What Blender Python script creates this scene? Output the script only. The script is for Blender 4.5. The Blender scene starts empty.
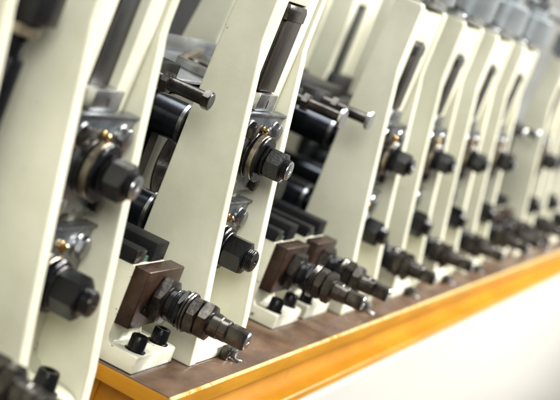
import bpy, bmesh, math, random
from mathutils import Vector, Matrix
random.seed(4)
U = 0.0025                     # one drawing unit in metres
C = bpy.context.scene.collection
PI = math.pi

# ------------------------------------------------------------------ materials
def mat(name, base, rough=.4, metal=0., var=.12, vscale=30., rvar=.12, bump=.0, bscale=200., tint=None,
        spots=None, spot_scale=60., spot_cut=.68, streak=None, spec=.5, coat=0.):
    m = bpy.data.materials.new(name); m.use_nodes = True
    n = m.node_tree.nodes; l = m.node_tree.links; b = n['Principled BSDF']
    tc = n.new('ShaderNodeTexCoord'); mp = n.new('ShaderNodeMapping')
    l.new(tc.outputs['Object'], mp.inputs['Vector'])
    oi = n.new('ShaderNodeObjectInfo')
    ad = n.new('ShaderNodeVectorMath'); ad.operation = 'ADD'
    l.new(mp.outputs[0], ad.inputs[0])
    cmb = n.new('ShaderNodeCombineXYZ'); mu = n.new('ShaderNodeMath'); mu.operation = 'MULTIPLY'; mu.inputs[1].default_value = 17.
    l.new(oi.outputs['Random'], mu.inputs[0]); l.new(mu.outputs[0], cmb.inputs[0]); l.new(mu.outputs[0], cmb.inputs[1])
    l.new(cmb.outputs[0], ad.inputs[1])
    if streak: mp.inputs['Scale'].default_value = streak
    nz = n.new('ShaderNodeTexNoise'); nz.inputs['Scale'].default_value = vscale; nz.inputs['Detail'].default_value = 6
    nz.inputs['Roughness'].default_value = .6
    l.new(ad.outputs[0], nz.inputs['Vector'])
    cr = n.new('ShaderNodeValToRGB'); e = cr.color_ramp.elements
    t = tint or base
    e[0].position = .32; e[1].position = .68
    e[0].color = (*[max(0, c*(1-var)) for c in t], 1); e[1].color = (*[min(1, c*(1+var)) for c in base], 1)
    l.new(nz.outputs['Fac'], cr.inputs[0])
    col = cr.outputs[0]
    if spots:
        n2 = n.new('ShaderNodeTexNoise'); n2.inputs['Scale'].default_value = spot_scale; n2.inputs['Detail'].default_value = 5
        n2.inputs['Roughness'].default_value = .65
        l.new(ad.outputs[0], n2.inputs['Vector'])
        r2 = n.new('ShaderNodeValToRGB'); r2.color_ramp.elements[0].position = spot_cut; r2.color_ramp.elements[1].position = spot_cut+.03
        l.new(n2.outputs['Fac'], r2.inputs[0])
        mx = n.new('ShaderNodeMix'); mx.data_type = 'RGBA'
        l.new(r2.outputs[0], mx.inputs[0]); l.new(col, mx.inputs[6]); mx.inputs[7].default_value = (*spots, 1)
        col = mx.outputs[2]
    l.new(col, b.inputs['Base Color'])
    mr = n.new('ShaderNodeMapRange'); mr.inputs[3].default_value = max(.03, rough-rvar); mr.inputs[4].default_value = min(1, rough+rvar)
    n3 = n.new('ShaderNodeTexNoise'); n3.inputs['Scale'].default_value = vscale*2.3; n3.inputs['Detail'].default_value = 4
    l.new(ad.outputs[0], n3.inputs['Vector'])
    l.new(n3.outputs['Fac'], mr.inputs[0]); l.new(mr.outputs[0], b.inputs['Roughness'])
    b.inputs['Metallic'].default_value = metal
    b.inputs['Specular IOR Level'].default_value = spec
    b.inputs['Coat Weight'].default_value = coat; b.inputs['Coat Roughness'].default_value = .12
    if bump:
        n4 = n.new('ShaderNodeTexNoise'); n4.inputs['Scale'].default_value = bscale; n4.inputs['Detail'].default_value = 5
        l.new(ad.outputs[0], n4.inputs['Vector'])
        bp = n.new('ShaderNodeBump'); bp.inputs['Strength'].default_value = bump; bp.inputs['Distance'].default_value = .002
        l.new(n4.outputs['Fac'], bp.inputs['Height']); l.new(bp.outputs[0], b.inputs['Normal'])
    return m

CREAM = mat('cream_paint', (.745, .73, .585), .36, 0, .07, 4.5, .10, .16, 80, tint=(.60, .59, .455), spots=(.34, .28, .17), spot_scale=34, spot_cut=.69, coat=.15)
CREAM2 = mat('cream_casting_paint', (.73, .71, .57), .4, 0, .06, 9, .1, .45, 60, tint=(.62, .61, .48), spots=(.10, .085, .06), spot_scale=70, spot_cut=.64, coat=.1)
BLACK = mat('black_oxide_steel', (.008, .008, .009), .22, .1, .35, 40, .08, .15, 300, spec=.22)
BLACKR = mat('black_rough_steel', (.012, .012, .013), .30, .15, .4, 50, .12, .3, 260)
STEEL = mat('worn_steel', (.42, .42, .42), .30, 1, .25, 40, .12, .1, 200, tint=(.30, .30, .30))
DSTEEL = mat('dark_oily_steel', (.075, .068, .06), .24, .8, .35, 45, .10, .12, 220, tint=(.035, .030, .026))
BSTEEL = mat('bright_machined_steel', (.66, .67, .68), .26, 1, .15, 30, .1, .06, 250, tint=(.50, .51, .52))
BLOCK = mat('bearing_block_steel', (.25, .27, .29), .3, .9, .25, 35, .12, .15, 150, tint=(.11, .12, .135), spots=(.07, .06, .05), spot_scale=60, spot_cut=.62)
BROWN = mat('browned_steel', (.046, .024, .015), .36, .3, .3, 40, .12, .2, 160, tint=(.022, .012, .008), spots=(.12, .075, .055), spot_scale=110, spot_cut=.70, spec=.3)
NUTB = mat('brown_nut_steel', (.056, .048, .041), .27, .75, .35, 60, .1, .15, 200, tint=(.030, .025, .021))
BARM = mat('brown_slide_steel', (.04, .033, .028), .33, .6, .35, 25, .12, .15, 200, tint=(.022, .018, .016), streak=(1, 1, .25))
BRASS = mat('brass', (.40, .27, .12), .28, 1, .2, 60, .1)
BRONZE = mat('bronze_ring', (.36, .31, .23), .36, .9, .3, 60, .1, tint=(.20, .165, .12))
YEL = mat('yellow_paint', (.51, .235, .012), .42, 0, .07, 12, .12, .25, 60, tint=(.43, .185, .009), spots=(.28, .12, .02), spot_scale=24, spot_cut=.66, streak=(.5, 1, 2.0), spec=.35)
TOP = mat('bench_plate_steel', (.145, .085, .050), .30, .05, .15, 11, .18, .3, 45, tint=(.070, .040, .024), spots=(.20, .13, .085), spot_scale=20, spot_cut=.64, spec=.6, streak=(1, 1.8, 1))
CHIP_HIGHLIGHT = mat('chipped_highlight_edge_paint', (.72, .55, .28), .3, 0, .1, 60, .1, .3, 150, tint=(.66, .46, .16), spots=(.58, .31, .04), spot_scale=38, spot_cut=.57)  # chipped paint, its pale base carrying the painted highlight of the edge
ROLL = mat('blued_roll_steel', (.035, .04, .048), .20, .75, .3, 20, .08, .05, 150, tint=(.015, .017, .02))
WHITE = mat('white_panel_paint', (.50, .50, .465), .3, 0, .02, 5, .05)
DARK = mat('dark_machine_paint', (.013, .0135, .015), .4, .1, .3, 20, .1, .1, 60)
GREYB = mat('silver_sheet', (.50, .52, .53), .32, .85, .2, 14, .12, .1, 60, tint=(.36, .38, .40))
RAIL = mat('black_rail_paint', (.010, .010, .011), .42, 0, .4, 30, .1, .2, 150, spec=.08)
HEADC = mat('pale_blue_grey_cap', (.52, .56, .58), .22, .55, .15, 14, .08, .1, 60, tint=(.40, .44, .46))
GREEN = mat('green_packing', (.02, .09, .05), .5, 0, .3, 60)
SHADED_CREAM = mat('shade_toned_cream_paint', (.10, .095, .07), .45, 0, .2, 12, .1, .1, 80, tint=(.07, .065, .05))  # end plate's cream, with the shade around it put into the colour
BACKM = mat('backdrop_wall', (.50, .50, .47), .8, 0, .3, 3)

# ------------------------------------------------------------------ mesh helpers
class MB:
    def __init__(s): s.bm = bmesh.new(); s.m = []
    def _mi(s, m):
        if m not in s.m: s.m.append(m)
        return s.m.index(m)
    def _merge(s, b, m, bev=0, seg=2):
        bmesh.ops.remove_doubles(b, verts=b.verts, dist=1e-5)
        bmesh.ops.recalc_face_normals(b, faces=b.faces)
        if bev:
            es = [e for e in b.edges if len(e.link_faces) == 2 and e.calc_face_angle(0) > .35]
            bmesh.ops.bevel(b, geom=es, offset=bev, segments=seg, profile=.5, affect='EDGES', clamp_overlap=True)
        mi = s._mi(m)
        mp = {}
        for v in b.verts: mp[v] = s.bm.verts.new(v.co)
        for f in b.faces:
            try:
                g = s.bm.faces.new([mp[v] for v in f.verts]); g.material_index = mi
            except ValueError: pass
        b.free()
    def box(s, x0, x1, y0, y1, z0, z1, m, bev=.6, seg=2, rot=None):
        b = bmesh.new(); vs = [b.verts.new((x, y, z)) for x in (x0, x1) for y in (y0, y1) for z in (z0, z1)]
        for f in ((0,1,3,2),(4,6,7,5),(0,4,5,1),(2,3,7,6),(0,2,6,4),(1,5,7,3)): b.faces.new([vs[i] for i in f])
        if rot:
            c = Vector(((x0+x1)/2, (y0+y1)/2, (z0+z1)/2))
            bmesh.ops.rotate(b, verts=b.verts, cent=c, matrix=rot)
        s._merge(b, m, bev, seg); return s
    def prism(s, pts, x0, x1, m, bev=.8, axis='x', seg=2):
        """outline in the plane across axis, pushed along it"""
        b = bmesh.new()
        def P(a, c, t): return {'x': (t, a, c), 'y': (a, t, c), 'z': (a, c, t)}[axis]
        A = [b.verts.new(P(a, c, x0)) for a, c in pts]; B = [b.verts.new(P(a, c, x1)) for a, c in pts]
        n = len(pts); b.faces.new(A); b.faces.new(B[::-1])
        for i in range(n): b.faces.new((A[i], A[(i+1) % n], B[(i+1) % n], B[i]))
        s._merge(b, m, bev, seg); return s
    def lathe(s, prof, o, ax, m, n=40, phase=0., bev=0):
        """prof: (distance along ax, radius) pairs"""
        b = bmesh.new(); ax = Vector(ax).normalized()
        u = Vector((0, 0, 1)) if abs(ax.z) < .9 else Vector((1, 0, 0)); w = ax.cross(u).normalized(); u = w.cross(ax)
        o = Vector(o); R = []
        for d, r in prof:
            if r < 1e-4: R.append([b.verts.new(o+ax*d)])
            else: R.append([b.verts.new(o+ax*d+(u*math.cos(phase+2*PI*i/n)+w*math.sin(phase+2*PI*i/n))*r) for i in range(n)])
        for a, c in zip(R, R[1:]):
            for i in range(n):
                j = (i+1) % n
                if len(a) == 1 and len(c) == 1: continue
                if len(a) == 1: b.faces.new((a[0], c[j], c[i]))
                elif len(c) == 1: b.faces.new((a[i], a[j], c[0]))
                else: b.faces.new((a[i], a[j], c[j], c[i]))
        for q in (R[0], R[-1]):
            if len(q) > 1: b.faces.new(q)
        s._merge(b, m, bev); return s
    def disc(s, o, ax, r, d0, d1, m, ch=.4, n=48):
        return s.lathe([(d0, r-ch), (d0+ch, r), (d1-ch, r), (d1, r-ch)], o, ax, m, n)
    def hexa(s, o, ax, R, d0, d1, m, ph=0., bev=.45, hole=0):
        """nut or bolt head: hexagon whose corners are turned down by a cone"""
        b = bmesh.new(); ax = Vector(ax).normalized()
        u = Vector((0, 0, 1)) if abs(ax.z) < .9 else Vector((1, 0, 0)); w = ax.cross(u).normalized(); u = w.cross(ax); o = Vector(o)
        N = 48; ri = R*math.cos(PI/6); ch = R*.13
        def rad(t):
            k = (t % (PI/3)); return ri/math.cos(k-PI/6)
        def ring(d, cap):
            out = []
            for i in range(N):
                t = 2*PI*i/N; out.append((t, min(rad(t), cap), d))
            return out
        rings = [ring(d0, ri*.94)]
        base = []
        for i in range(N):
            t = 2*PI*i/N; r = rad(t); base.append((t, r, d0+.05+(r-ri*.94)*.5))
        rings.append(base)
        fr = []
        for i in range(N):
            t = 2*PI*i/N; r = rad(t); fr.append((t, r, d1-.05-(r-ri*.94)*.5))
        rings.append(fr); rings.append(ring(d1, ri*.94))
        V = [[b.verts.new(o+ax*d+(u*math.cos(t+ph)+w*math.sin(t+ph))*r) for t, r, d in rg] for rg in rings]
        for a, c in zip(V, V[1:]):
            for i in range(N): b.faces.new((a[i], a[(i+1) % N], c[(i+1) % N], c[i]))
        b.faces.new(V[0]); b.faces.new(V[-1])
        s._merge(b, m, 0); return s
    def thread(s, o, ax, r, d0, d1, m, pitch=1.1, depth=.45, n=32):
        pr = [(d0, r-depth)]; k = max(2, int(round((d1-d0)/pitch))); p = (d1-d0)/k
        for i in range(k):
            pr += [(d0+p*(i+.25), r), (d0+p*(i+.5), r), (d0+p*(i+.95), r-depth)]
        pr.append((d1, r-depth))
        return s.lathe(pr, o, ax, m, n)
    def tube(s, pts, r, m, n=12):
        for a, c in zip(pts, pts[1:]):
            a, c = Vector(a), Vector(c); s.lathe([(0, r), ((c-a).length, r)], a, c-a, m, n)
        return s
    def obj(s, name, parent=None, off=(0, 0, 0)):
        bm = s.bm
        for v in bm.verts: v.co = (v.co+Vector(off))*U
        bmesh.ops.recalc_face_normals(bm, faces=bm.faces)
        for f in bm.faces: f.smooth = True
        for e in bm.edges:
            if len(e.link_faces) != 2 or e.calc_face_angle(0) > math.radians(33): e.smooth = False
        me = bpy.data.meshes.new(name); bm.to_mesh(me); bm.free()
        for m in s.m: me.materials.append(m)
        o = bpy.data.objects.new(name, me); C.objects.link(o)
        if parent: o.parent = parent
        return o

def thing(name, label, cat, loc=(0, 0, 0), group=None):
    o = bpy.data.objects.new(name, None); C.objects.link(o); o.empty_display_size = .02
    o.location = Vector(loc)*U; o['label'] = label; o['category'] = cat
    if group: o['group'] = group
    return o
def tag(o, label, cat, group=None):
    o['label'] = label; o['category'] = cat
    if group: o['group'] = group
    return o
def struct(o): o['kind'] = 'structure'; return o
def children(o): return [c for c in C.objects if c.parent == o]
def turn(g, ang):
    xs = [v[0] for v in g.bound_box]; zs = [v[2] for v in g.bound_box]
    P_ = Vector(((min(xs)+max(xs))/2, 0, (min(zs)+max(zs))/2)); R_ = Matrix.Rotation(ang, 3, 'Y')
    g.rotation_euler = (0, ang, 0); g.location = P_-R_ @ P_
def dup(o, loc, label, skip=()):
    r = o.copy(); C.objects.link(r); r.location = Vector(loc)*U; r['label'] = label
    for ch in children(o):
        if ch.name.split('.')[0] in skip: continue
        c = ch.copy(); C.objects.link(c); c.parent = r
        for g in children(ch):
            d = g.copy(); C.objects.link(d); d.parent = c
            if g.name.split('.')[0] in ('lock_nut', 'nut', 'large_nut', 'cap_screw', 'grease_nipple', 'threaded_tip', 'collar') and c.name.split('.')[0] != 'head_cap': turn(d, random.uniform(-.5, .5))
    return r
F = (0, -1, 0)                 # towards the operator's side

# ------------------------------------------------------------------ roll stand
def arc(cx, cy, r, a0, a1, n):
    return [(cx+r*math.cos(math.radians(a0+(a1-a0)*i/n)), cy+r*math.sin(math.radians(a0+(a1-a0)*i/n))) for i in range(n+1)]
PLATE = [(14.8, 0), (15.4, 4), (17.2, 17.6), (20, 31), (22.8, 45), (28.4, 76), (34.2, 110), (39.4, 142), (40.6, 147.5), (41, 153), (41.2, 188), (42.5, 190),
         (58, 190), (60, 150), (60.5, 110), (60, 0)]
def housing():
    h = MB()
    h.prism(PLATE, 0, 8, CREAM, 1.1, seg=3)
    h.prism(PLATE, 60, 68, CREAM, 1.1, seg=3)
    # bottom web with its sloping lip and hollow corner
    lip = [(15.6, .4), (15.6, 2.5)] + [(16.8, 5.0), (19.5, 7.3), (23, 9.0), (28, 10.0), (35, 11)] + [(39.5, 14.5), (41.2, 20), (41.6, 26), (41.6, 38), (56, 38), (56, .4)]
    h.prism(lip, 7.2, 60.8, CREAM, .3)
    # jambs of the guide slot and the closed head
    h.box(6.5, 20, 42.4, 57, 30, 187.6, CREAM, .8)
    h.box(46, 61.5, 42.4, 57, 30, 187.6, CREAM, .8)
    h.box(15, 55, 42.7, 57.3, 168, 187.2, CREAM, .8)
    return h
def bearing_block(zc, half_lo, half_hi, upper):
    b = MB()
    z0, z1 = zc-half_lo, zc+half_hi
    out = [(9, z0+2), (11, z0), (58, z0), (59.4, z0+2), (59.4, z1-1), (58.4, z1), (10, z1), (9, z1-1)]
    b.prism(out, 36.6, 41, BLOCK, .5, axis='y')
    b.box(8.8, 59.6, 35.2, 41.2, z1+.1, z1+1.4, BLOCK, .4)
    b.box(20.6, 45.4, 40, 62, z0+1, z1-1, DSTEEL, .6)
    if upper:
        b.box(20.6, 45, 38.4, 50, z1+1.6, z1+9.7, STEEL, .5)
        b.box(33.2, 33.8, 38.2, 39, z1+3, z1+7, BLACK, .1)
    return b
proto = thing('roll_stand', '', 'machine stand', (53, 0, 0), 'cream roll stands along the benches')
housing().obj('housing', proto)
UZ, LZ, AX = 95.6, 49.6, 34
def block_parts(zc, lo, hi, upper):
    b = bearing_block(zc, lo, hi, upper).obj('bearing_block', proto)
    zt = zc+hi-7.2
    for x in (17.5, 51):
        MB().disc((x, 36.6, zt), F, 5.0, -.4, .8, STEEL, .3).hexa((x, 36.6, zt), F, 4.5, .7, 3.6, DSTEEL if x < 20 else STEEL, .2).obj('cap_screw', b)
    g = MB().hexa((34.5, 36.6, zt+.8), F, 1.9, 0, 1.3, BRASS).lathe([(1.2, .9), (2.2, .8), (2.5, 1.25), (3.1, 1.25), (3.6, .7), (4.2, .6)], (34.5, 36.6, zt+.8), F, BRASS, 20)
    g.hexa((37.8, 36.6, zt-.4), F, 1.6, 0, 1.8, BRASS)
    g.obj('grease_nipple', b)
    if upper:
        MB().hexa((18, 36.6, zc-lo+4), F, 3.8, 0, 3, BSTEEL).obj('cap_screw', b)
        MB().hexa((50, 36.6, zc-lo+4), F, 3.8, 0, 3, DSTEEL).obj('cap_screw', b)
block_parts(UZ, 18.5, 19.2, True)
block_parts(LZ, 13, 20.8, False)
# rolls running back to the rear stand
for z in (UZ, LZ):
    r = MB().lathe([(0, 6), (5, 6), (5, 9), (6.5, 9), (6.5, 6.5), (8.5, 6.5), (8.6, 9.8), (9.2, 10.4), (12, 10.4), (12.3, 9.9), (86, 9.9), (86.3, 8), (92, 8)], (AX, 61, z), (0, 1, 0), ROLL, 64)
    ro = r.obj('roll', proto)
    MB().disc((AX, 61, z), (0, 1, 0), 10.8, 9.6, 12.4, STEEL, .5).obj('roll_collar', ro)
# upper shaft end
s = MB().lathe([(0, 5.2), (16, 5.2)], (AX, 37, UZ), F, DSTEEL, 32).obj('shaft', proto)
MB().disc((AX, 36.6, UZ), F, 11.4, 0, 1.3, DSTEEL, .35).disc((AX, 35.2, UZ), F, 10.6, 0, .8, BLACK, .2).obj('washer', s)
MB().disc((AX, 34.5, UZ), F, 11.2, .2, 3.2, BRONZE, .4).obj('bronze_ring', s)
MB().disc((AX, 31.2, UZ), F, 11.5, 0, 1.6, BLACK, .5).hexa((AX, 29.5, UZ), F, 8.2, 0, 2.2, BLACK, .5).obj('collar', s)
MB().hexa((AX, 27.2, UZ), F, 7.9, 0, 7.8, BLACKR, .40).obj('lock_nut', s)
t = MB().thread((AX, 19.4, UZ), F, 5.0, 0, 2.9, BLACK, .95, .3).lathe([(0, 4.6), (.3, 4.5), (.55, 3.9), (.55, 1.5), (-.9, 1.1), (-.9, 0)], (AX, 16.5, UZ), F, BSTEEL, 32)
t.lathe([(0, 1.4), (.2, 1.4), (.2, 0)], (AX, 17, UZ), F, BLACK, 20)
t.obj('threaded_tip', s)
# lower shaft end
s = MB().lathe([(0, 5.2), (16, 5.2)], (AX, 37, LZ), F, DSTEEL, 32).obj('shaft', proto)
MB().disc((AX, 36.6, LZ), F, 10.6, 0, 2.4, BRONZE, .4).obj('bronze_ring', s)
MB().disc((AX, 34.0, LZ), F, 10.9, 0, 3.0, BLACK, .6).obj('collar', s)
MB().disc((AX, 31, LZ), F, 8.8, 0, 1.0, BLACKR, .3).hexa((AX, 30, LZ), F, 8.9, 0, 10.6, BLACK, .42).obj('lock_nut', s)
MB().thread((AX, 19.4, LZ), F, 5.4, 0, 3.8, BLACK, 1.0, .35).lathe([(0, 4.9), (.4, 4.7), (.7, 4.0), (.7, 1.5), (-.8, 1.1), (-.8, 0)], (AX, 15.6, LZ), F, DSTEEL, 32).lathe([(0, 1.4), (.2, 1.4), (.2, 0)], (AX, 16.1, LZ), F, BLACK, 20).obj('threaded_tip', s)
# slide bar in the slot
b = MB().box(24.8, 45.6, 41.3, 52, 125.2, 160.2, BARM, .25).obj('slide_bar', proto)
MB().prism([(40.7, 160), (40.7, 165), (41.6, 167.2), (52, 167.4), (52, 160)], 21.5, 45.7, DSTEEL, .3).obj('end_cap', b)
MB().thread((22.6, 44.6, 124.5), (0, 0, 1), 2.0, 0, 43, DSTEEL, .9, .12, 16).obj('screw_rod', proto)
MB().lathe([(0, 6.0), (.8, 6.2), (1.2, 4.8), (8.4, 4.3), (9, 3.9), (9, 2.2), (6, 2), (6, 0)], (42, 25, 8.6), (0, 0, 1), BLACK, 32).obj('floor_bolt', proto)
c = MB().box(36.5, 46.5, 10.8, 15.2, .3, 6.6, DSTEEL, .9)
c.hexa((44.5, 11.2, 3.6), F, 2.8, 0, 2.0, STEEL)
c.tube([(43.5, 9.4, 1.4), (44.5, 7.6, .9), (46.5, 6.6, .7)], .8, STEEL)
c.obj('foot_clip', proto)
# screw-down cap on the head
cp = MB().box(2, 66, 43, 57, 190.3, 194.5, BSTEEL, .8).obj('head_cap', proto)
MB().lathe([(0, 15), (1, 17), (20, 17), (21.5, 15.5), (21.5, 9), (27, 9), (28, 8)], (34, 50, 194.4), (0, 0, 1), HEADC, 40).obj('screw_down', cp)
MB().hexa((34, 50, 222.3), (0, 0, 1), 10, 0, 8, BSTEEL).lathe([(8, 4), (20, 4)], (34, 50, 222.3), (0, 0, 1), DSTEEL, 20).obj('cap_nut', cp)
for x in (9, 59):
    MB().hexa((x, 50, 194.3), (0, 0, 1), 4.5, 0, 4, BSTEEL).obj('cap_screw', cp)

proto['label'] = 'cream stand in sharpest focus, first on the yellow-edged bench, dark bar in its slot'
SX = {2: 53, 1: -119, 0: -239, 3: 296, 4: 416, 5: 535, 6: 654, 7: 893, 8: 1013, 9: 1133}
SL = {1: 'blurred nearest cream stand filling the left foreground, open dark slot with threaded rod',
      0: 'cream stand cut off by the left frame edge behind the nearest stand',
      3: 'second cream stand on the yellow-edged bench, across the dark gap from the sharp one',
      4: 'third cream stand from the near end of the yellow-edged bench',
      5: 'fourth cream stand from the near end of the yellow-edged bench',
      6: 'fifth cream stand along the yellow-edged bench, just before the second wide gap',
      7: 'blurred cream stand just beyond the second wide gap, sixth on its bench',
      8: 'far blurred cream stand, next after the one beyond the second gap',
      9: 'far blurred cream stand at the right frame edge'}
stands = {2: proto}
for k, x in SX.items():
    if k == 2: continue
    stands[k] = dup(proto, (x+(2 if k < 2 else 0), 0, -5.5 if k < 2 else 0), SL[k], skip=('slide_bar',) if k == 1 else ())
for k in (0,):
    for ch in list(children(stands[k])):
        if ch.name.split('.')[0] in ('shaft', 'bearing_block'):
            for g in children(ch): bpy.data.objects.remove(g)
            bpy.data.objects.remove(ch)
# the nearest stand: the bar sits deep in the slot so the rod stands free
b = MB().box(26, 45.6, 46, 52, 122, 167.5, DARK, .5).box(20.3, 26, 51, 56, 122, 167.5, DARK, .4).obj('slide_bar', stands[1])

# ------------------------------------------------------------------ rear stands
rp = thing('rear_stand', '', 'machine stand', (53, 0, 0), 'rear roll stands behind the front row')
RPL = [(153, 0), (152, 150), (153, 190), (168, 190), (171, 147), (180, 80), (194, 0)]
h = MB().prism(RPL, 0, 8, CREAM, 1).prism(RPL, 60, 68, CREAM, 1)
h.box(6.5, 20, 154.5, 168, 30, 187, CREAM, .8).box(48, 61.5, 154.5, 168, 30, 187, CREAM, .8).box(15, 55, 155, 168.3, 172, 186.6, CREAM, .8).box(7, 61, 154, 190, .4, 38, CREAM, .8)
h.obj('housing', rp)
MB().box(20.3, 47.7, 157, 166, 110, 170, DARK, .6).obj('slide_bar', rp)
MB().box(10, 58, 146, 154.6, 78, 116, DARK, .8).obj('bearing_block', rp)
MB().box(10, 58, 146, 154.6, 38, 72, DARK, .8).obj('bearing_block', rp)
RX = [-119, 53, 293, 413, 533, 653, 893, 1013]
RL = ['rear cream stand behind the nearest blurred stand', 'rear cream post glimpsed left of the sharp stand',
      'rear cream stand behind the dark gap between sharp and second stand', 'rear cream stand fourth in the back row',
      'rear cream stand with a dark slot seen high up in the first wide gap', 'rear cream stand next right of the dark-slotted rear one',
      'far rear cream stand past the second gap', 'farthest rear cream stand']
rp['label'] = RL[1]
for x, lb in zip(RX, RL):
    if x != 53: dup(rp, (x, 0, 0), lb)

# ------------------------------------------------------------------ pedestals with their tension screws
pp = thing('tension_mount', '', 'screw mount', (3, 0, 0), 'cream mounts with projecting tension screws')
m = MB()
m.prism([(22, .0), (22.2, 7.6), (24, 8.0), (36, 8.0), (37.2, 9.4), (37.8, 12), (38, 42.8), (38.6, 43.4), (60, 43.4), (60, 0)], 0, 34, CREAM2, .7)
m.prism([(22, .0), (22.2, 7.4), (24, 7.8), (60, 7.8), (60, 0)], 30, 44.2, CREAM2, .7)
m.prism([(34, 7), (38.5, 7), (34, 14)], 38, 58, CREAM2, .3, axis='y')
m.obj('pedestal', pp)
bk = MB().box(.4, 39.5, 30.8, 38.7, 17.0, 43.6, BROWN, .7, 3)
bk.lathe([(0, 2.3), (.25, 2.3), (.25, 1.7), (-.2, 1.5), (-.2, 0)], (8.5, 30.75, 26), F, BLACK, 24)
bk.obj('block', pp)
for x, y in ((9, 27.5), (36, 28.5)):
    MB().lathe([(0, 4.7), (.5, 4.8), (.7, 3.95), (6.6, 3.75), (7.1, 3.4), (7.1, 2), (4.5, 1.8), (4.5, 0)], (x, y, 7.8), (0, 0, 1), BLACK, 36).obj('socket_screw', pp)
TX, TZ = 22.5, 29.8
sc = MB().lathe([(0, 5), (26, 5), (26.2, 5.3), (31, 5.3), (31.3, 5), (34.6, 5), (35.2, 4.6)], (TX, 30.8, TZ), F, DSTEEL, 40)
q = 4.0
sc.prism([(TX-q, TZ-q), (TX+q, TZ-q), (TX+q, TZ+q), (TX-q, TZ+q)], -4.4, -13.6, DSTEEL, .55, axis='y')
sc.lathe([(0, 3.95), (.45, 3.5), (.45, 1.5), (-.5, 1.2), (-.5, 0)], (TX, -13.5, TZ), F, BSTEEL, 32)
so = sc.obj('tension_screw', pp)
MB().hexa((TX, 30.8, TZ), F, 11.6, 0, 5.6, NUTB, .30).obj('large_nut', so)
MB().disc((TX, 25.2, TZ), F, 7.6, 0, 3.2, BLACK, .4).thread((TX, 22, TZ), F, 7.9, 0, 1.8, BLACK, .9, .3).hexa((TX, 20.2, TZ), F, 9.2, 0, 2.6, BLACK, .1).obj('collar', so)
MB().disc((TX, 17.5, TZ), F, 9.3, 0, 1.2, DSTEEL, .4).obj('washer', so)
MB().disc((TX, 16.1, TZ), F, 9.2, 0, 1.2, DSTEEL, .4).obj('washer', so)
MB().hexa((TX, 14.9, TZ), F, 9.1, 0, 5.0, NUTB, .32).obj('nut', so)
MB().hexa((TX, 9.6, TZ), F, 9.0, 0, 5.2, NUTB, .22).obj('nut', so)
MB().box(-1.0, 9.0, 39.2, 110, 43.9, 50.2, RAIL, .6).box(-.8, 8.8, 38.7, 39.3, 44.2, 49.9, DSTEEL, .3).obj('guide_rail', pp)
MB().box(17, 31, 38.6, 140, 43.9, 52.6, RAIL, .6).box(9.4, 16.6, 40, 100, 43.6, 46.2, GREEN, .3).obj('guide_rail', pp)
MB().box(-.3, 44.5, 21.7, 60, .02, .5, BLACK, .1).obj('shim', pp)
pp['label'] = 'sharp cream mount with brown block and black bolts at the near bench corner'
PL = [(-169, 'blurred mount left of the nearest stand, its dark screw crossing the lower left corner'),
      (188, 'cream mount with brown block standing nearest right of the sharp stand'),
      (243, 'cream mount with brown block tight against the second stand'),
      (363, 'blurred mount between the second and third bench stands'),
      (483, 'blurred mount between the third and fourth bench stands'),
      (603, 'blurred mount between the fourth and fifth bench stands'),
      (723, 'blurred mount just right of the fifth bench stand'),
      (788, 'blurred mount in the middle of the second wide gap'),
      (843, 'blurred mount just left of the stand beyond the second gap'),
      (963, 'far blurred mount next after the stand beyond the second gap'),
      (1083, 'farthest blurred mount near the right frame edge')]
for x, lb in PL: dup(pp, (x, 0, -5.5 if x < 0 else 0), lb)

# ------------------------------------------------------------------ side bolts above the mounts
bp = thing('adjusting_bolt', '', 'bolt', (25, 0, 117.5), 'long adjusting bolts above the mounts')
MB().lathe([(0, 3.2), (30, 3.2)], (0, 72, 0), F, DSTEEL, 28).obj('shank', bp)
MB().hexa((0, 45.5, 0), F, 4.5, 0, 3.6, DSTEEL, .2).disc((0, 41.9, 0), F, 3.4, 0, .12, STEEL, .05).obj('head', bp)
MB().hexa((0, 66, 0), F, 5.2, 0, 4.0, DSTEEL, .4).obj('lock_nut', bp)
MB().box(-22, 24, 70, 82, -6, 7, DARK, 1.0).obj('bracket', bp)
bp['label'] = 'long hex bolt left of the sharp stand, in front of its edge'
BL = [(210, 'left one of two long bright-ended bolts in the dark gap'), (265, 'right one of two long bright-ended bolts, against the second stand'),
      (790, 'small blurred bolt in the second wide gap, left one'), (865, 'small blurred bolt in the second wide gap, against the far stand')]
for x, lb in BL:
    q = dup(bp, (x-4, -6, 117.5), lb, skip=('head', 'bracket'))
    MB().disc((0, 42.8, 0), F, 5.7, 0, 2.2, BSTEEL, .4).obj('head', q)
    MB().box(-14, 14, 72, 82, -6, 5, DARK, 1.0).obj('bracket', q)
# vertical screw at far left behind the nearest stand
vs = thing('vertical_screw', 'dark vertical threaded screw with brown nut left of the nearest stand', 'screw', (-138, 53, 60))
MB().lathe([(0, 5), (62, 5), (63, 4.6)], (0, 0, 0), (0, 0, 1), BLACK, 28).thread((0, 0, 63), (0, 0, 1), 3.8, 0, 34, BLACK, 1.3, .5).obj('rod', vs)
MB().hexa((0, 0, 71), (0, 0, 1), 7.0, 0, 4.5, BRONZE).obj('nut', vs)
MB().box(-9, 9, -8, 10, 76, 88, BLACK, 1.0).obj('clamp', vs)

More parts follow.
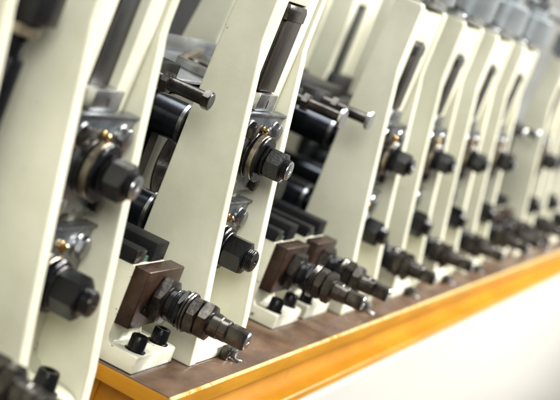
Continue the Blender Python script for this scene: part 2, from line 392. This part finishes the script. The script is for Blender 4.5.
# ------------------------------------------------------------------ between and behind
tray = thing('gear_cover', 'silver sheet cover with a dark window and round knob between the two nearest stands', 'cover', (0, 0, 112))
MB().box(70, 318, 92, 150, -2, 0, GREYB, .8).box(70, 318, 150.5, 152, -2, 9, GREYB, .5).obj('cover_sheet', tray)
A_, B_, D_ = Vector((166, 117)), Vector((262, 145)), Vector((160, 92))
C_ = B_+D_-A_
MB().prism([tuple(A_), tuple(B_), tuple(C_), tuple(D_)], .2, 1.4, DARK, .2, axis='z').obj('window', tray)
def strip(p, q, w, m):
    d = (q-p).normalized(); nn = Vector((-d.y, d.x))*w
    return MB().prism([tuple(p), tuple(q), tuple(q+nn), tuple(p+nn)], .2, 5, m, .6, axis='z')
strip(A_, B_, 4, BRONZE).obj('rim', tray); strip(D_, A_, 7, STEEL).obj('rim', tray)
MB().disc(((A_.x+C_.x)/2-20, (A_.y+C_.y)/2, 1.4), (0, 0, 1), 7, 0, 3, DSTEEL, 1).obj('knob', tray)

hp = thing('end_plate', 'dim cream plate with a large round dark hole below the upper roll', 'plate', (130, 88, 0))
b = MB(); n = 40
bm = bmesh.new()
def ringplate(mb, cx, cz, r, x0, x1, z0, z1, y0, y1, m):
    N = 48; b = bmesh.new()
    def pt(i):
        a = 2*PI*i/N; c, s_ = math.cos(a), math.sin(a)
        k = min([(x1-cx)/c if c > 1e-6 else 1e9, (x0-cx)/c if c < -1e-6 else 1e9, (z1-cz)/s_ if s_ > 1e-6 else 1e9, (z0-cz)/s_ if s_ < -1e-6 else 1e9])
        return (cx+c*k, cz+s_*k), (cx+c*r, cz+s_*r)
    P = [pt(i) for i in range(N)]
    R = [[b.verts.new((p[0][0], y, p[0][1])) for p in P] for y in (y0, y1)] + [[b.verts.new((p[1][0], y, p[1][1])) for p in P] for y in (y0, y1)]
    for i in range(N):
        j = (i+1) % N
        b.faces.new((R[0][i], R[0][j], R[2][j], R[2][i])); b.faces.new((R[1][i], R[3][i], R[3][j], R[1][j]))
        b.faces.new((R[2][i], R[2][j], R[3][j], R[3][i])); b.faces.new((R[0][i], R[1][i], R[1][j], R[0][j]))
    mb._merge(b, m, 0)
bm.free()
ringplate(b, 0, 70, 20, -31, 45, 35, 104, 0, 4, SHADED_CREAM)
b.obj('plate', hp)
MB().lathe([(0, 21.3), (1.4, 21.3), (1.4, 19.6), (5, 19.6)], (0, -.6, 70), (0, 1, 0), DSTEEL, 48).obj('rim', hp)
MB().lathe([(0, 12), (20, 12), (20, 6), (24, 6)], (0, 34, 70), F, DARK, 40).obj('hub', hp)

gb = thing('gearbox', 'black gearbox deep in the wide dark gap right of the sharp stand', 'gearbox', (150, 0, 0), 'black gearboxes between the rows')
MB().box(-10, 130, 96, 148, 1, 92, DARK, 3).obj('casing', gb)
for i, (x, z, r, y) in enumerate(((8, 70, 11, 70), (36, 58, 8, 62), (70, 78, 12, 74), (52, 100, 9, 78), (100, 60, 10, 66), (20, 105, 7, 80))):
    MB().lathe([(0, r-1), (1, r), (9, r), (9.2, r*.8), (14, r*.8), (14.2, r), (40, r)], (x, y, z), (0, 1, 0), BLACK, 36).obj('shaft_cover', gb)
MB().box(-20, 138, 88, 95, 98, 108, DARK, 1.5).obj('cross_bar', gb)
MB().box(-20, 138, 76, 87, 60, 66, BLACK, 1.5).obj('cross_bar', gb)
MB().box(175, 262, 100, 150, 100, 118, DARK, 1.5).obj('cross_bar', gb)
dup(gb, (750, 0, 0), 'black gearbox in the second wide gap far along the bench')
# bed under the rolls
for nm, x0, x1, lb in (('roll_bed', 0, 1400, 'long black bed running between the front and rear stands on the yellow bench'),
                       ('roll_bed', -600, -52, 'black bed behind the nearest blurred stand')):
    tag(MB().box(x0, x1, 62, 150, .5, 34, DARK, 1).obj(nm), lb, 'machine bed', 'black beds')
for nm, x0, x1, lb in (('drive_shaft', 125, 1300, 'long dark shaft running along the row behind the yellow bench stands'),
                       ):
    tag(MB().lathe([(0, 7), (x1-x0, 7)], (x0, 132, 96), (1, 0, 0), BLACK, 32).obj(nm), lb, 'shaft')
tag(MB().lathe([(0, 4.5), (1000, 4.5)], (330, 62, 226), (1, 0, 0), BSTEEL, 24).obj('top_rail'), 'long bright steel rail above the far stand heads', 'rail')

# ------------------------------------------------------------------ benches
def bench(x0, x1, lb, near_end):
    t = thing('bench', lb, 'bench', (x0, 0, 0 if near_end else -5.5), 'yellow-edged machine benches')
    L = x1-x0
    MB().box(.35, L, .35, 240, -3, 0, TOP, .25).obj('bench_top', t)
    ch = MB()
    ch.prism([(0, -1.3), (.35, -1.0), (.9, -1.1), (.9, -3.4), (40, -3.4), (40, -7), (2, -8), (.6, -9.2), (0, -8.7)], 0, L, YEL, .12)
    ch.prism([(2, -33.6), (2.6, -33), (4, -33), (40, -33), (40, -38.6), (2.4, -38.6), (2, -38)], 0, L, YEL, .12)
    ch.box(16, L-1, 14, 39, -33.8, -6, YEL, 0)
    ch.box(.02, 16, 40, 240, -8.8, -3.5, YEL, .2)
    ch.box(.02, 16, 40, 240, -38, -33.4, YEL, .2)
    ch.box(14, 27, 38, 240, -33.8, -6, YEL, 0)
    ch.prism([(-.25, -1.25), (.25, .12), (1.3, .12), (1.3, -1.25)], -.2, L, CHIP_HIGHLIGHT, .25)
    ch.box(.0, .3, 1.5, 240, -3.6, -.5, YEL, .1)
    ch.obj('channel_edge', t)
    return t
bench(0, 1600, 'long bench with worn brown top and yellow channel edge under the row of stands', True)
bench(-700, -50, 'separate bench under the nearest blurred stand at left', False)
base = thing('base_cabinet', 'white smooth base panel below the yellow bench edge', 'cabinet', (-700, 0, -39))
MB().box(0, 4200, -1.5, 240, -420, 0, WHITE, 1.4).obj('cabinet_panel', base)
struct(MB().box(-1500, 3200, -1600, 900, -470, -461, TOP, 0).obj('floor'))
struct(MB().box(-1500, 4200, 520, 530, -460, 900, DARK, 0).obj('wall'))
struct(MB().box(2600, 2610, -900, 519, -460, 900, BACKM, 0).obj('wall'))

# ------------------------------------------------------------------ camera from the measured vanishing points
f_px, vx, P, ys, at = 1550., (800., 160.), (280., 200.), .455, (270., 160.)
X = Vector((vx[0]-P[0], -(vx[1]-P[1]), -f_px)).normalized()
ray = Vector((at[0]-P[0], -(at[1]-P[1]), -f_px)); d = Vector((-1, ys, 0))
Y = ray.cross(d).cross(X).normalized()
if Y.x > 0: Y = -Y
Z = X.cross(Y)
Rw = Matrix((X, Y, Z))                  # rows: world axes in camera space -> camera-to-world
corner = Rw @ (Vector((172-P[0], -(399-P[1]), -f_px))/f_px)
cam_d = bpy.data.cameras.new('Camera'); cam = bpy.data.objects.new('Camera', cam_d); C.objects.link(cam)
cam.matrix_world = Matrix.Translation(-corner*.646*1000*U) @ Rw.to_4x4()
cam_d.sensor_width = 36; cam_d.lens = 36*f_px/560; cam_d.clip_start = .05; cam_d.clip_end = 50
cam_d.dof.use_dof = True; cam_d.dof.focus_distance = 705*U; cam_d.dof.aperture_fstop = cam_d.lens/1000/(7.4*U)
cam_d.dof.aperture_blades = 0
bpy.context.scene.camera = cam

# ------------------------------------------------------------------ light
def area(name, loc, to, sx, sy, power, col=(1, 1, 1)):
    l = bpy.data.lights.new(name, 'AREA'); l.shape = 'RECTANGLE'; l.size = sx; l.size_y = sy; l.energy = power; l.color = col
    o = bpy.data.objects.new(name, l); C.objects.link(o); o.location = loc
    o.rotation_euler = (Vector(to)-Vector(loc)).to_track_quat('-Z', 'Y').to_euler(); return o
area('key_light', (2.0, -2.9, 3.0), (1.0, 0, .2), .6, .8, 260, (1, .985, .95))  # unseen key panel, split in two to add small separate highlights
area('key_light', (4.2, -2.6, 3.1), (2.0, 0, .2), .6, .8, 450, (1, .985, .95))  # second unseen key panel, set further along to brighten the far stands
area('overhead_fill', (.2, .9, 3.0), (.5, .1, .1), 2.4, .8, 70, (.97, 1, 1))  # unseen overhead fill panel, for reflections on the rolls
area('side_light', (-3.0, -1.2, 2.0), (.5, .1, .2), 1.3, 1.6, 92, (.99, 1, .95))  # unseen fill panel, added to lift the left-hand faces
w = bpy.data.worlds.new('World'); bpy.context.scene.world = w; w.use_nodes = True
wn = w.node_tree.nodes; wl = w.node_tree.links; bgn = wn['Background']; bgn.inputs[0].default_value = (1, 1, .98, 1)
tcw = wn.new('ShaderNodeTexCoord'); sxw = wn.new('ShaderNodeSeparateXYZ'); mrw = wn.new('ShaderNodeMapRange')
wl.new(tcw.outputs['Generated'], sxw.inputs[0]); wl.new(sxw.outputs[2], mrw.inputs[0]); wl.new(mrw.outputs[0], bgn.inputs[1])
mrw.inputs[1].default_value = -.3; mrw.inputs[2].default_value = .9; mrw.inputs[3].default_value = .08; mrw.inputs[4].default_value = .36
sc_ = bpy.context.scene
sc_.view_settings.view_transform = 'Standard'; sc_.view_settings.look = 'None'; sc_.view_settings.exposure = 0; sc_.view_settings.gamma = 1
